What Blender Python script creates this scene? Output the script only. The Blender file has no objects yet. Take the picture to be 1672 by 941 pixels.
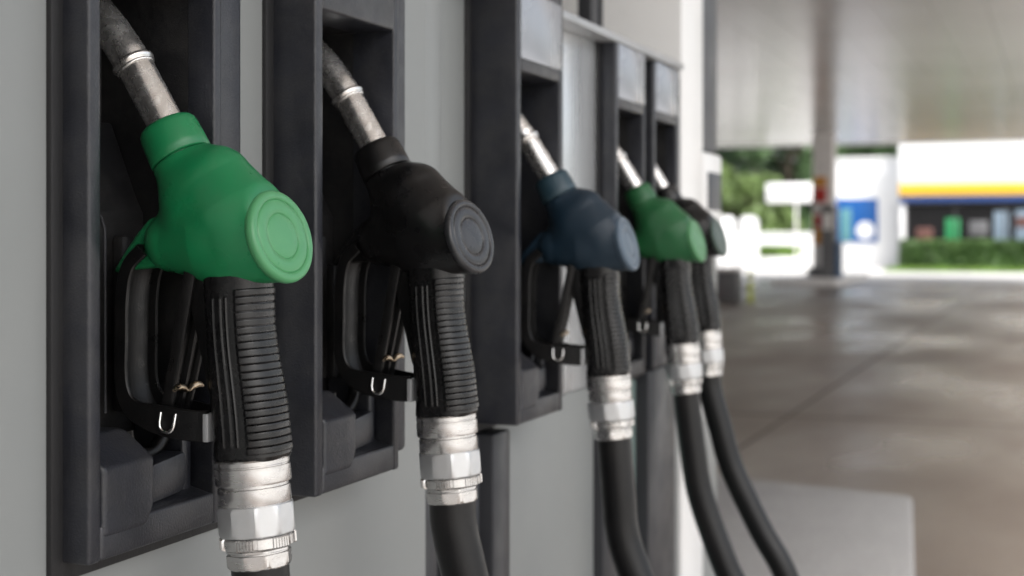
import bpy, bmesh, math, random
import numpy as np
from mathutils import Vector, Matrix

rnd = random.Random(7)
sc = bpy.context.scene
C = sc.collection
R = math.radians
EYE = 1.20

# ------------------------------------------------------------------ materials
def mat(name, col, rough=0.5, metal=0.0, var=0.12, vscale=6.0, rvar=0.08, bump=0.0, bscale=400.0,
        spec=0.5, dirt=None, dirt_amt=0.0, dirt_scale=20.0, coat=0.0, stretch=None, edge=0.0, dust=0.0):
    m = bpy.data.materials.new(name); m.use_nodes = True
    nt = m.node_tree; N = nt.nodes; L = nt.links
    b = N['Principled BSDF']
    b.inputs['Metallic'].default_value = metal
    b.inputs['Specular IOR Level'].default_value = spec
    b.inputs['Coat Weight'].default_value = coat
    tc = N.new('ShaderNodeTexCoord')
    mp = N.new('ShaderNodeMapping'); L.new(tc.outputs['Object'], mp.inputs['Vector'])
    if stretch: mp.inputs['Scale'].default_value = stretch
    n1 = N.new('ShaderNodeTexNoise'); n1.inputs['Scale'].default_value = vscale
    n1.inputs['Detail'].default_value = 6; n1.inputs['Roughness'].default_value = 0.6
    L.new(mp.outputs['Vector'], n1.inputs['Vector'])
    cr = N.new('ShaderNodeValToRGB')
    lo = [max(0, c * (1 - var)) for c in col]; hi = [min(1, c * (1 + var)) for c in col]
    cr.color_ramp.elements[0].position = 0.3; cr.color_ramp.elements[1].position = 0.7
    cr.color_ramp.elements[0].color = (*lo, 1); cr.color_ramp.elements[1].color = (*hi, 1)
    L.new(n1.outputs['Fac'], cr.inputs['Fac'])
    colout = cr.outputs['Color']
    def mixin(fac_socket, colour):
        nonlocal colout
        mx = N.new('ShaderNodeMix'); mx.data_type = 'RGBA'
        L.new(fac_socket, mx.inputs['Factor'])
        L.new(colout, mx.inputs['A']); mx.inputs['B'].default_value = (*colour, 1)
        colout = mx.outputs['Result']
    if dirt and dirt_amt > 0:
        n2 = N.new('ShaderNodeTexNoise'); n2.inputs['Scale'].default_value = dirt_scale
        n2.inputs['Detail'].default_value = 9; n2.inputs['Roughness'].default_value = 0.72
        L.new(mp.outputs['Vector'], n2.inputs['Vector'])
        r2 = N.new('ShaderNodeMapRange'); r2.inputs['From Min'].default_value = 0.44
        r2.inputs['From Max'].default_value = 0.72; r2.inputs['To Max'].default_value = dirt_amt
        L.new(n2.outputs['Fac'], r2.inputs['Value']); mixin(r2.outputs['Result'], dirt)
    if dust > 0:   # fine pale specks and scuffs
        n4 = N.new('ShaderNodeTexNoise'); n4.inputs['Scale'].default_value = 420
        n4.inputs['Detail'].default_value = 3; n4.inputs['Roughness'].default_value = 0.7
        L.new(tc.outputs['Object'], n4.inputs['Vector'])
        r4 = N.new('ShaderNodeMapRange'); r4.inputs['From Min'].default_value = 0.57
        r4.inputs['From Max'].default_value = 0.74; r4.inputs['To Max'].default_value = dust
        L.new(n4.outputs['Fac'], r4.inputs['Value']); mixin(r4.outputs['Result'], tuple(min(1, 0.03 + 1.5 * c) for c in col))
    if edge > 0:   # worn convex edges, with the bevel highlight painted in as pale colour
        g = N.new('ShaderNodeNewGeometry'); bv = N.new('ShaderNodeBevel'); bv.samples = 6; bv.inputs['Radius'].default_value = 0.0035
        dp = N.new('ShaderNodeVectorMath'); dp.operation = 'DOT_PRODUCT'
        L.new(bv.outputs['Normal'], dp.inputs[0]); L.new(g.outputs['Normal'], dp.inputs[1])
        r5 = N.new('ShaderNodeMapRange'); r5.inputs['From Min'].default_value = 0.985
        r5.inputs['From Max'].default_value = 0.86; r5.inputs['To Max'].default_value = edge
        L.new(dp.outputs['Value'], r5.inputs['Value'])
        ml = N.new('ShaderNodeMath'); ml.operation = 'MULTIPLY'; L.new(r5.outputs['Result'], ml.inputs[0]); L.new(n1.outputs['Fac'], ml.inputs[1])
        mixin(ml.outputs['Value'], (0.22, 0.22, 0.235))
    L.new(colout, b.inputs['Base Color'])
    rr = N.new('ShaderNodeMapRange'); rr.inputs['From Min'].default_value = 0.3; rr.inputs['From Max'].default_value = 0.7
    rr.inputs['To Min'].default_value = max(0.02, rough - rvar); rr.inputs['To Max'].default_value = min(1, rough + rvar)
    n3 = N.new('ShaderNodeTexNoise'); n3.inputs['Scale'].default_value = vscale * 3.1
    n3.inputs['Detail'].default_value = 8
    L.new(mp.outputs['Vector'], n3.inputs['Vector'])
    L.new(n3.outputs['Fac'], rr.inputs['Value']); L.new(rr.outputs['Result'], b.inputs['Roughness'])
    if bump > 0:
        nb = N.new('ShaderNodeTexNoise'); nb.inputs['Scale'].default_value = bscale
        nb.inputs['Detail'].default_value = 3
        L.new(mp.outputs['Vector'] if stretch else tc.outputs['Object'], nb.inputs['Vector'])
        bp = N.new('ShaderNodeBump'); bp.inputs['Strength'].default_value = bump
        bp.inputs['Distance'].default_value = 0.001
        L.new(nb.outputs['Fac'], bp.inputs['Height']); L.new(bp.outputs['Normal'], b.inputs['Normal'])
    return m

M = {}
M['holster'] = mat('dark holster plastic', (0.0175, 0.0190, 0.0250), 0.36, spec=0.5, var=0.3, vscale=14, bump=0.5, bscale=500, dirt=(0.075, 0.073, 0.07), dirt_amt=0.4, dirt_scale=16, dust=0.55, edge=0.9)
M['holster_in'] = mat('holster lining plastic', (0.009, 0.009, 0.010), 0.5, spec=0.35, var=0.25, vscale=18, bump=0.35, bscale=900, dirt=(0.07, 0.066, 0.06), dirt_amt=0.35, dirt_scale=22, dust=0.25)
M['gasket'] = mat('black gasket', (0.012, 0.012, 0.013), 0.6, bump=0.3)
M['cover'] = mat('blue grey cover plate', (0.34, 0.36, 0.395), 0.3, metal=0.25, var=0.04, vscale=2, spec=0.6)
M['panel'] = mat('grey painted panel', (0.235, 0.247, 0.244), 0.42, var=0.05, vscale=2.5, rvar=0.05, bump=0.06, bscale=500, dirt=(0.22, 0.22, 0.21), dirt_amt=0.2, dirt_scale=5)
M['steel_panel'] = mat('brushed steel panel', (0.78, 0.80, 0.81), 0.24, metal=0.7, var=0.06, vscale=4, stretch=(1, 1, 0.05))
M['trim'] = mat('light grey trim', (0.42, 0.43, 0.44), 0.35, metal=0.4)
M['dark_metal'] = mat('charcoal metal', (0.020, 0.021, 0.025), 0.4, var=0.2)
M['glass_green'] = mat('greenish glass', (0.30, 0.40, 0.375), 0.12, spec=0.8, var=0.1)
M['white'] = mat('white painted cladding', (0.86, 0.86, 0.85), 0.4, var=0.03, vscale=2, dirt=(0.5, 0.48, 0.45), dirt_amt=0.15, dirt_scale=3)
M['grey_clad'] = mat('grey glossy cladding', (0.060, 0.064, 0.073), 0.45, metal=0.0, var=0.15, vscale=3)
def plastic(name, col, rough=0.42, dirt=(0.2, 0.19, 0.16), amt=0.12):
    return mat(name, col, rough, var=0.05, vscale=14, rvar=0.07, bump=0.06, bscale=900, dirt=dirt, dirt_amt=amt, dirt_scale=30, dust=0.10)
M['green'] = plastic('green moulded cover', (0.010, 0.185, 0.066), 0.32, (0.05, 0.15, 0.07), 0.3)
M['green_cap'] = plastic('green end cap', (0.070, 0.275, 0.115), 0.34, (0.12, 0.30, 0.15), 0.25)  # paler than the cover: light on the outward-facing cap is painted in
M['black'] = plastic('black moulded cover', (0.005, 0.005, 0.0054), 0.30, (0.03, 0.028, 0.026), 0.25)
M['black_cap'] = plastic('charcoal end cap', (0.022, 0.023, 0.0255), 0.28, (0.12, 0.12, 0.12), 0.2)
M['blue'] = plastic('dark blue moulded cover', (0.010, 0.025, 0.042), 0.40, (0.02, 0.035, 0.05), 0.2)
M['blue_cap'] = plastic('slate blue end cap', (0.075, 0.110, 0.150), 0.36)
M['teal_collar'] = plastic('teal blue collar', (0.018, 0.048, 0.068), 0.40)
M['green2'] = plastic('leaf green moulded cover', (0.014, 0.110, 0.036), 0.42)
M['green2_cap'] = plastic('pale green end cap', (0.075, 0.24, 0.10), 0.38)
M['dkgreen_cap'] = plastic('grey green end cap', (0.055, 0.085, 0.070), 0.38)
M['rubber'] = mat('black rubber grip', (0.0050, 0.0050, 0.0055), 0.27, spec=0.5, var=0.25, vscale=25, rvar=0.06, bump=0.03, bscale=900, dirt=(0.022, 0.020, 0.019), dirt_amt=0.35, dirt_scale=25, dust=0.2)
M['guard'] = mat('black guard plastic', (0.005, 0.005, 0.0053), 0.34, spec=0.3, var=0.25, vscale=25, bump=0.2, bscale=600, dirt=(0.022, 0.020, 0.018), dirt_amt=0.3, dirt_scale=30, dust=0.25)
M['hose'] = mat('black hose rubber', (0.0055, 0.0055, 0.006), 0.36, spec=0.32, var=0.2, vscale=12, bump=0.12, bscale=900, dirt=(0.022, 0.020, 0.018), dirt_amt=0.4, dirt_scale=14, dust=0.2)
M['alu'] = mat('satin aluminium', (0.62, 0.61, 0.60), 0.24, metal=0.95, var=0.06, vscale=30, rvar=0.06, bump=0.0, bscale=900, dirt=(0.50, 0.44, 0.38), dirt_amt=0.3, dirt_scale=18, stretch=(1, 1, 3))
M['hexalu'] = mat('matt aluminium', (0.58, 0.59, 0.60), 0.38, metal=0.75, var=0.05, vscale=25, rvar=0.06, bump=0.0, bscale=900, dirt=(0.5, 0.47, 0.43), dirt_amt=0.25, dirt_scale=30)
M['spout'] = mat('worn steel spout', (0.80, 0.79, 0.77), 0.25, metal=0.92, var=0.12, vscale=40, rvar=0.08, bump=0.03, bscale=500, dirt=(0.28, 0.205, 0.15), dirt_amt=0.36, dirt_scale=30, dust=0.3)
M['brass'] = mat('dull brass', (0.52, 0.42, 0.30), 0.3, metal=1.0)
M['chrome'] = mat('bright steel wire', (0.72, 0.71, 0.69), 0.22, metal=1.0)

# ------------------------------------------------------------------ helpers
def link(name, me, m=None, parent=None, smooth=None):
    o = bpy.data.objects.new(name, me); C.objects.link(o)
    if m: me.materials.append(m)
    if smooth is not None:
        for p in me.polygons: p.use_smooth = True
        if smooth < 179: me.set_sharp_from_angle(angle=R(smooth))
    if parent: o.parent = parent
    return o
def build(name, bm, m=None, parent=None, smooth=35):
    me = bpy.data.meshes.new(name)
    bmesh.ops.recalc_face_normals(bm, faces=bm.faces)
    bm.to_mesh(me); bm.free()
    return link(name, me, m, parent, smooth)
def tag(o, label, cat, group=None, kind=None):
    o['label'] = label
    if cat: o['category'] = cat
    if group: o['group'] = group
    if kind: o['kind'] = kind
    return o
def empty(name, loc, rz=0.0):
    o = bpy.data.objects.new(name, None); C.objects.link(o)
    o.location = loc; o.rotation_euler = (0, 0, rz); o.empty_display_size = 0.05
    return o
def box(bm, x0, x1, y0, y1, z0, z1, bev=0.0, seg=2):
    t = bmesh.new()
    vs = [t.verts.new((x, y, z)) for x in (x0, x1) for y in (y0, y1) for z in (z0, z1)]
    for f in ((0, 1, 3, 2), (4, 6, 7, 5), (0, 4, 5, 1), (2, 3, 7, 6), (0, 2, 6, 4), (1, 5, 7, 3)):
        t.faces.new([vs[i] for i in f])
    bmesh.ops.recalc_face_normals(t, faces=t.faces)
    if bev > 0:
        bmesh.ops.bevel(t, geom=list(t.edges), offset=bev, segments=seg, affect='EDGES', profile=0.5)
    join(bm, t)
def join(bm, t):
    me = bpy.data.meshes.new('tmp'); t.to_mesh(me); t.free(); bm.from_mesh(me); bpy.data.meshes.remove(me)
def prism(bm, pts, a0, a1, axis='y', bev=0.0):
    """polygon pts in the other two axes, extruded along axis"""
    t = bmesh.new()
    def P(u, v, a):
        return {'y': (u, a, v), 'x': (a, u, v), 'z': (u, v, a)}[axis]
    A = [t.verts.new(P(u, v, a0)) for u, v in pts]; B = [t.verts.new(P(u, v, a1)) for u, v in pts]
    n = len(pts)
    t.faces.new(A); t.faces.new(B[::-1])
    for i in range(n): t.faces.new((A[i], B[i], B[(i + 1) % n], A[(i + 1) % n]))
    bmesh.ops.recalc_face_normals(t, faces=t.faces)
    if bev > 0: bmesh.ops.bevel(t, geom=list(t.edges), offset=bev, segments=2, affect='EDGES', profile=0.5)
    join(bm, t)
def frame_from(d, up=Vector((0, 1, 0))):
    d = d.normalized(); s = up.cross(d)
    if s.length < 1e-5: s = Vector((1, 0, 0)).cross(d)
    s.normalize(); u = d.cross(s)
    return s, u
def lathe(bm, org, axis, prof, seg=64, rfun=None, cap=True):
    """profile: list of (r, h) along axis; rfun(theta, r, h) may change the radius"""
    axis = Vector(axis).normalized(); s, u = frame_from(axis); org = Vector(org)
    rings = []
    for r, h in prof:
        ring = []
        for i in range(seg):
            a = 2 * math.pi * i / seg
            rr = rfun(a, r, h) if rfun else r
            ring.append(bm.verts.new(org + axis * h + (s * math.cos(a) + u * math.sin(a)) * rr))
        rings.append(ring)
    for A, B in zip(rings, rings[1:]):
        for i in range(seg):
            bm.faces.new((A[i], A[(i + 1) % seg], B[(i + 1) % seg], B[i]))
    if cap:
        bm.faces.new(rings[0]); bm.faces.new(rings[-1][::-1])
def spline(pts, n):
    """Catmull-Rom through points"""
    P = [Vector(p) for p in pts]; P = [P[0] * 2 - P[1]] + P + [P[-1] * 2 - P[-2]]
    out = []
    for i in range(1, len(P) - 2):
        for k in range(n):
            t = k / n
            a, b, c, d = P[i - 1:i + 3]
            out.append(0.5 * ((2 * b) + (c - a) * t + (2 * a - 5 * b + 4 * c - d) * t * t + (3 * b - a - 3 * c + d) * t ** 3))
    out.append(P[-2]); return out
def tube(bm, pts, r, seg=24, cap=True, ref=Vector((0, 1, 0))):
    rf = r if callable(r) else (lambda t: r)
    rings = []; n = len(pts)
    for k, p in enumerate(pts):
        d = (pts[min(k + 1, n - 1)] - pts[max(k - 1, 0)])
        s, u = frame_from(d, ref)
        rr = rf(k / (n - 1))
        rings.append([bm.verts.new(p + (s * math.cos(a) + u * math.sin(a)) * rr)
                      for a in (2 * math.pi * i / seg for i in range(seg))])
    for A, B in zip(rings, rings[1:]):
        for i in range(seg): bm.faces.new((A[i], A[(i + 1) % seg], B[(i + 1) % seg], B[i]))
    if cap:
        bm.faces.new(rings[0][::-1]); bm.faces.new(rings[-1])

def surface_nets(f, lo, hi, h):
    ax = [np.arange(lo[i], hi[i] + h, h) for i in range(3)]
    X, Y, Z = np.meshgrid(*ax, indexing='ij')
    V = f(X, Y, Z); S = V < 0
    nx, ny, nz = V.shape
    acc = np.zeros((nx - 1, ny - 1, nz - 1, 3)); cnt = np.zeros((nx - 1, ny - 1, nz - 1))
    G = np.stack([X, Y, Z], -1)
    corners = [(i, j, k) for i in (0, 1) for j in (0, 1) for k in (0, 1)]
    def sl(a, c): return a[c[0]:nx - 1 + c[0], c[1]:ny - 1 + c[1], c[2]:nz - 1 + c[2]]
    for a in corners:
        for b in corners:
            if b > a and sum(abs(p - q) for p, q in zip(a, b)) == 1:
                va, vb = sl(V, a), sl(V, b); m = (va < 0) != (vb < 0)
                t = np.where(m, va / np.where(m, va - vb, 1), 0)[..., None]
                acc += np.where(m[..., None], sl(G, a) * (1 - t) + sl(G, b) * t, 0); cnt += m
    act = cnt > 0; idx = -np.ones(act.shape, int); idx[act] = np.arange(act.sum())
    P = acc[act] / cnt[act][:, None]
    faces = []
    for d in range(3):
        o1, o2 = [(1, 2), (2, 0), (0, 1)][d]
        a = [slice(1, -1)] * 3; b = [slice(1, -1)] * 3
        a[d] = slice(0, -1); b[d] = slice(1, None)
        sa, sb = S[tuple(a)], S[tuple(b)]
        for flip, m in ((False, sa & ~sb), (True, ~sa & sb)):
            I = np.argwhere(m)
            if len(I) == 0: continue
            off = np.ones(3, int); off[d] = 0; I = I + off
            q = []
            for u, v in ((-1, -1), (0, -1), (0, 0), (-1, 0)):
                J = I.copy(); J[:, o1] += u; J[:, o2] += v
                q.append(idx[J[:, 0], J[:, 1], J[:, 2]])
            q = np.stack(q, 1); faces.append(q[:, ::-1] if flip else q)
    F = np.concatenate(faces)
    e = h * 0.3
    for _ in range(2):
        x, y, z = P.T
        g = np.stack([f(x + e, y, z) - f(x - e, y, z), f(x, y + e, z) - f(x, y - e, z), f(x, y, z + e) - f(x, y, z - e)], 1) / (2 * e)
        P = P - (f(x, y, z) / np.maximum((g * g).sum(1), .2))[:, None] * g
    return P, F
def net_object(name, f, lo, hi, h, m, parent, scale=0.001):
    P, F = surface_nets(f, lo, hi, h)
    me = bpy.data.meshes.new(name)
    me.from_pydata((P * scale).tolist(), [], F.tolist()); me.update()
    return link(name, me, m, parent, 180)
def smin(a, b, k):
    hh = np.clip(0.5 + 0.5 * (b - a) / k, 0, 1); return b * (1 - hh) + a * hh - k * hh * (1 - hh)
def smax(a, b, k): return -smin(-a, -b, k)
def cone(x, y, z, a, b, ra, rb, ys=1.0):
    a = np.array(a, float); b = np.array(b, float); d = b - a
    y = y * ys
    t = np.clip(((x - a[0]) * d[0] + (y - a[1]) * d[1] + (z - a[2]) * d[2]) / (d @ d), 0, 1)
    q = np.sqrt((x - a[0] - t * d[0]) ** 2 + (y - a[1] - t * d[1]) ** 2 + (z - a[2] - t * d[2]) ** 2)
    return q - (ra + (rb - ra) * t)

# ------------------------------------------------------------------ fuel nozzle (local: x outward, y along the row, z up; origin at centre of end cap; mm)
yaw, pit = R(-8), R(15)
CAPN = Vector((math.cos(pit) * math.cos(yaw), math.cos(pit) * math.sin(yaw), math.sin(pit)))
COL_A, COL_B = Vector((-95, 0, 63)), Vector((-111, 0, 92))
def body_sdf(x, y, z):
    n = np.array(CAPN)
    e = -n * 46.0; c0 = -n * 2.0
    d = cone(x, y, z, tuple(e), tuple(c0), 38.0, 36.6)
    d = smin(d, cone(x, y, z, (-94, 0, 60), (-72, 0, 24), 25.5, 31.0), 14)
    d = smin(d, cone(x, y, z, (-74, 0, 22), (-38, 0, 6), 34.5, 35.5, 1.03), 14)
    d = smin(d, cone(x, y, z, (-63, 0, 43), (-46, 0, 20), 31.5, 37.5), 11)
    d = smin(d, cone(x, y, z, (-102, 0, -5), (-68, 0, -4), 25.5, 34, 1.0), 10)
    # cut flat behind the cap, at the collar and below
    d = smax(d, n[0] * x + n[1] * y + n[2] * z + 3.0, 4)
    ca = (COL_B - COL_A).normalized()
    d = smax(d, (x - COL_A.x) * ca.x + (z - COL_A.z) * ca.z, 1.2)
    d = smax(d, -(z + 38.5 + 0.0 * x), 5)
    return d

def mmv(v): return Vector(v) * 0.001
HAX = Vector((0.088, 0, -1)).normalized()       # handle axis, downwards
HTOP = Vector((-42, 0, -30))
def make_nozzle():
    t = empty('fuel_nozzle', (0, 0, 0))
    body = net_object('cover', body_sdf, (-168, -44, -46), (14, 44, 96), 2.0, M['green'], t)
    bm = bmesh.new(); prism(bm, [(-104, 18), (-122, 15), (-133, 4), (-146, -12), (-160, -32), (-143, -29), (-124, -27), (-104, -26)], -10, 10, 'y', 4.5)
    bmesh.ops.scale(bm, vec=(0.001,) * 3, verts=bm.verts)
    build('rear_fin', bm, M['green'], t, 60)
    # end cap
    bm = bmesh.new()
    prof = [(33, -9), (36.5, -8.5), (38.3, -6), (38.6, -3), (38.0, -0.6), (36.2, 0.8), (33.6, 1.2), (31.6, 0.9), (30.9, 0.1), (30.4, -0.5), (29.8, 0.1),
            (29.0, 0.6), (24, 0.7), (19.6, 0.7), (19.1, 0.1), (18.6, -0.35), (18.0, 0.1), (17.2, 0.45), (10, 0.55), (3, 0.6)]
    lathe(bm, (0, 0, 0), CAPN, prof, 96)
    bmesh.ops.scale(bm, vec=(0.001,) * 3, verts=bm.verts)
    build('end_cap', bm, M['green_cap'], t, 60)
    # collar
    bm = bmesh.new(); ax = COL_B - COL_A; h = ax.length
    lathe(bm, COL_A, ax, [(22, -3), (22.6, 0.8), (25.2, 1.2), (26.2, 2.4), (26.0, 10), (25.0, h - 7), (24.2, h - 3.2), (22.4, h - 0.8), (19.6, h + 0.2), (16.4, h + 0.4), (15.6, h - 3), (15.2, h - 10)], 64)
    bmesh.ops.scale(bm, vec=(0.001,) * 3, verts=bm.verts)
    build('collar', bm, M['green'], t, 50)
    # spout with a bead ring
    pts = spline([(-98, 0, 70), (-111, 0, 92), (-127, 0, 118), (-142, 0, 142), (-158, 0, 164), (-173, 0, 182), (-187, 0, 195)], 8)
    bm = bmesh.new(); tube(bm, [p * 0.001 for p in pts], lambda u: 0.0152 if u < 0.55 else 0.0156, 48)
    sp = build('spout', bm, M['spout'], t, 50)
    bm = bmesh.new(); p0 = Vector((-143, 0, 143.5)); d = Vector((-14, 0, 22))
    lathe(bm, p0, d, [(15, -5), (16.4, -4.4), (16.9, -3.2), (16.2, -2.2), (16.6, -1.5), (17.9, 0), (18.2, 1.6), (17.6, 3.2), (16.2, 4), (15, 4.3)], 64)
    bmesh.ops.scale(bm, vec=(0.001,) * 3, verts=bm.verts)
    build('bead_ring', bm, M['spout'], sp, 60)
    # handle: dense ribbed sleeve
    NT, NZ, Lh = 200, 330, 152.0
    s, u = Vector((1, 0, 0.088)).normalized(), Vector((0, 1, 0))
    verts = []; sm = lambda a, b, v: min(1, max(0, (v - a) / (b - a))) ** 2 * (3 - 2 * min(1, max(0, (v - a) / (b - a))))
    for k in range(NZ + 1):
        w = k / NZ; hgt = w * Lh
        c = HTOP + HAX * hgt
        A = 25.2 + 3.4 * sm(0.25, 0.75, w) + 1.6 * sm(0.85, 1.0, w) + 1.4 * (1 - sm(0, 0.25, w)); B = 25.6 + 1.6 * sm(0.4, 0.9, w)
        c = c + s * (1.5 * math.sin(w * math.pi * 2.0 + 2.6))
        for i in range(NT):
            a = 2 * math.pi * i / NT; ca, sa = math.cos(a), math.sin(a)
            e = 2.7
            r = (abs(ca / A) ** e + abs(sa / B) ** e) ** (-1 / e)
            ad = abs(math.degrees(math.atan2(sa, ca)))
            if 14 < hgt < 146:
                tt = ((hgt - 14) / 6.0) % 1.0
                win = 1 - sm(64, 69, ad)
                nz = 1.0 - abs(2 * tt - 1) ** 10
                r += win * (1.9 * nz - 0.4)
            for f0 in (83, 95, 110):
                if 18 < hgt < 142:
                    r += 0.9 * (1 - sm(1.0, 2.4, abs(ad - f0))) * sm(18, 21, hgt) * (1 - sm(138, 142, hgt))
            if hgt > 148.5: r -= (hgt - 148.5) * 0.5
            verts.append(tuple((c + s * (r * ca) + u * (r * sa)) * 0.001))
    faces = [(k * NT + i, k * NT + (i + 1) % NT, (k + 1) * NT + (i + 1) % NT, (k + 1) * NT + i) for k in range(NZ) for i in range(NT)]
    faces.append(tuple(range(NT - 1, -1, -1))); faces.append(tuple(NZ * NT + i for i in range(NT)))
    me = bpy.data.meshes.new('grip'); me.from_pydata(verts, [], faces); me.update()
    bm = bmesh.new(); bm.from_mesh(me)
    hd = build('grip', bm, M['rubber'], t, 40)
    # web behind the grip
    bm = bmesh.new(); prism(bm, [(-86, -33), (-60, -33), (-56, -140), (-62, -128), (-74, -80), (-82, -50)], -13, 13, 'y', 2.5)
    bmesh.ops.scale(bm, vec=(0.001,) * 3, verts=bm.verts); build('web', bm, M['guard'], hd, 40)
    # swivel joint: sleeve, nut, locking ring, end nut
    base = HTOP + HAX * Lh
    sw = None
    def part(name, prof, seg, m, rfun=None, smooth=30, par=None):
        bm = bmesh.new(); lathe(bm, base, HAX, prof, seg, rfun); bmesh.ops.scale(bm, vec=(0.001,) * 3, verts=bm.verts)
        return build(name, bm, m, par or t, smooth)
    sw = part('swivel_joint', [(27, -2), (29.6, -1.5), (30.4, -0.2), (30.4, 3.0), (29.7, 3.6), (29.7, 4.4), (30.6, 5.0), (30.8, 17), (30.2, 18.6), (28.2, 19.0), (28.2, 21.0), (29.3, 21.6), (29.6, 34), (28.6, 36), (27, 37)], 96, M['alu'])
    nseg = 10
    def hexf(a, r, h):
        if r < 29: return r
        x = (a + 0.2) % (2 * math.pi / nseg) - math.pi / nseg
        return min(r, 30.2 / math.cos(x))
    part('hex_nut', [(27, 34), (28.5, 34.6), (30.6, 35.6), (31.9, 38), (31.9, 56), (30.6, 58.6), (29.6, 59.6), (27, 60)], 160, M['hexalu'], hexf, 22, sw)
    def knurl(a, r, h):
        if r < 28.5: return r
        q = (a / (2 * math.pi) * 6) % 1.0
        if q < 0.10: return r - 3.6
        if q > 0.62: return r - 1.1
        return r - 0.9 * (1 if math.sin(a * 72) > 0.25 else 0)
    part('locking_ring', [(26, 59.6), (29.8, 60.2), (31.0, 61.2), (31.0, 68.6), (29.8, 69.6), (26, 70.2)], 432, M['alu'], knurl, 25, sw)
    def hex2(a, r, h):
        if r < 24.5: return r
        x = a % (2 * math.pi / 8) - math.pi / 8
        return min(r, 25.0 / math.cos(x))
    part('end_nut', [(22, 69.6), (24.4, 70), (26.3, 71), (26.3, 72.6), (24.4, 73.2), (24.4, 74), (26.6, 74.6), (26.6, 83), (25.6, 85), (24.4, 86), (21, 86.4)], 128, M['alu'], hex2, 25, sw)
    # trigger guard: a U-channel band
    path = spline([(-122, 0, -10), (-136, 0, -24), (-142, 0, -48), (-143, 0, -85), (-143, 0, -118), (-137, 0, -140), (-122, 0, -153), (-99, 0, -160), (-76, 0, -163), (-60, 0, -163)], 6)
    bm = bmesh.new(); rings = []; n = len(path)
    for k, p in enumerate(path):
        w = k / (n - 1); d = (path[min(k + 1, n - 1)] - path[max(k - 1, 0)]).normalized()
        nin = Vector((-d.z, 0, d.x))                    # towards the inside of the loop
        if nin.x * (-95 - p.x) + nin.z * (-85 - p.z) < 0: nin = -nin
        rim = 8.5 + 13 * sm(0.45, 0.8, w); W = 22.5 - 5 * sm(0.72, 1.0, w); b = 4.0; lip = 3.6
        sec = [(-b + 1.2, -W), (-b, -W + 1.5), (-b, W - 1.5), (-b + 1.2, W), (rim - 1, W), (rim, W - 1), (rim, W - lip + 0.8), (rim - .8, W - lip), (1.5, W - lip - .8), (0, W - lip - 3), (0, -W + lip + 3), (1.5, -W + lip + .8), (rim - .8, -W + lip), (rim, -W + lip - .8), (rim, -W + 1), (rim - 1, -W)]
        rings.append([bm.verts.new((p + nin * a + Vector((0, c, 0))) * 0.001) for a, c in sec])
    for A, B in zip(rings, rings[1:]):
        m_ = len(A)
        for i in range(m_): bm.faces.new((A[i], A[(i + 1) % m_], B[(i + 1) % m_], B[i]))
    bm.faces.new(rings[0]); bm.faces.new(rings[-1][::-1])
    gd = build('trigger_guard', bm, M['guard'], t, 35)
    bm = bmesh.new(); box(bm, -64, -58.5, -18.2, 18.2, -167, -144, 1.0)
    bmesh.ops.scale(bm, vec=(0.001,) * 3, verts=bm.verts); build('bracket', bm, M['trim'], gd, 35)
    bm = bmesh.new(); pts = [Vector((-101, -22.0, -144)), Vector((-101, -23.9, -152))] + [Vector((-94 - 7 * math.cos(a), -24.2, -153 - 7 * math.sin(a))) for a in [math.pi * i / 10 for i in range(1, 10)]] + [Vector((-87, -23.6, -152)), Vector((-87, -21.5, -145))]
    tube(bm, [p * 0.001 for p in pts], 0.0014, 12); build('wire_loop', bm, M['chrome'], gd, 60)
    # trigger lever
    bm = bmesh.new()
    lp = spline([(-76, 0, -30), (-83, 0, -62), (-90, 0, -95), (-97.5, 0, -128), (-102, 0, -146)], 6)
    rings = []; n = len(lp)
    for k, p in enumerate(lp):
        w = k / (n - 1); d = (lp[min(k + 1, n - 1)] - lp[max(k - 1, 0)]).normalized(); nn = Vector((-d.z, 0, d.x))
        if nn.x < 0: nn = -nn
        W = 19 - 4 * w
        sec = [(-5, -W), (-5, W), (3, W), (5, W - 1), (5, W - 4), (1.2, W - 5.2), (1.2, 2.6), (5, 1.8), (5, -1.8), (1.2, -2.6), (1.2, -W + 5.2), (5, -W + 4), (5, -W + 1), (3, -W)]
        rings.append([bm.verts.new((p + nn * a + Vector((0, c, 0))) * 0.001) for a, c in sec])
    for A, B in zip(rings, rings[1:]):
        m_ = len(A)
        for i in range(m_): bm.faces.new((A[i], A[(i + 1) % m_], B[(i + 1) % m_], B[i]))
    bm.faces.new(rings[0]); bm.faces.new(rings[-1][::-1])
    lv = build('trigger', bm, M['guard'], t, 30)
    bm = bmesh.new()
    tube(bm, [p * 0.001 for p in spline([(-89, -21, -126), (-89.5, -15, -124.2), (-90, -7, -125), (-90, 0, -128), (-90, 7, -125), (-89.5, 15, -124.2), (-89, 21, -126)], 5)], lambda u: 0.0014 + 0.0016 * abs(math.sin(u * math.pi * 2)), 12)
    build('catch', bm, M['brass'], lv, 60)
    bm = bmesh.new(); lathe(bm, (-104, 0, -136), (-0.25, 0, -1), [(4, 0), (5, 1), (5, 9), (6.5, 10), (6.5, 17), (5, 18)], 24)
    bmesh.ops.scale(bm, vec=(0.001,) * 3, verts=bm.verts); build('pivot_pin', bm, M['dark_metal'], lv, 40)
    return t
def copy_tree(o, parent=None):
    c = o.copy(); C.objects.link(c)
    if parent: c.parent = parent
    for ch in list(o.children): copy_tree(ch, c)
    return c
def set_mat(o, m):
    o.material_slots[0].link = 'OBJECT'; o.material_slots[0].material = m

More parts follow.
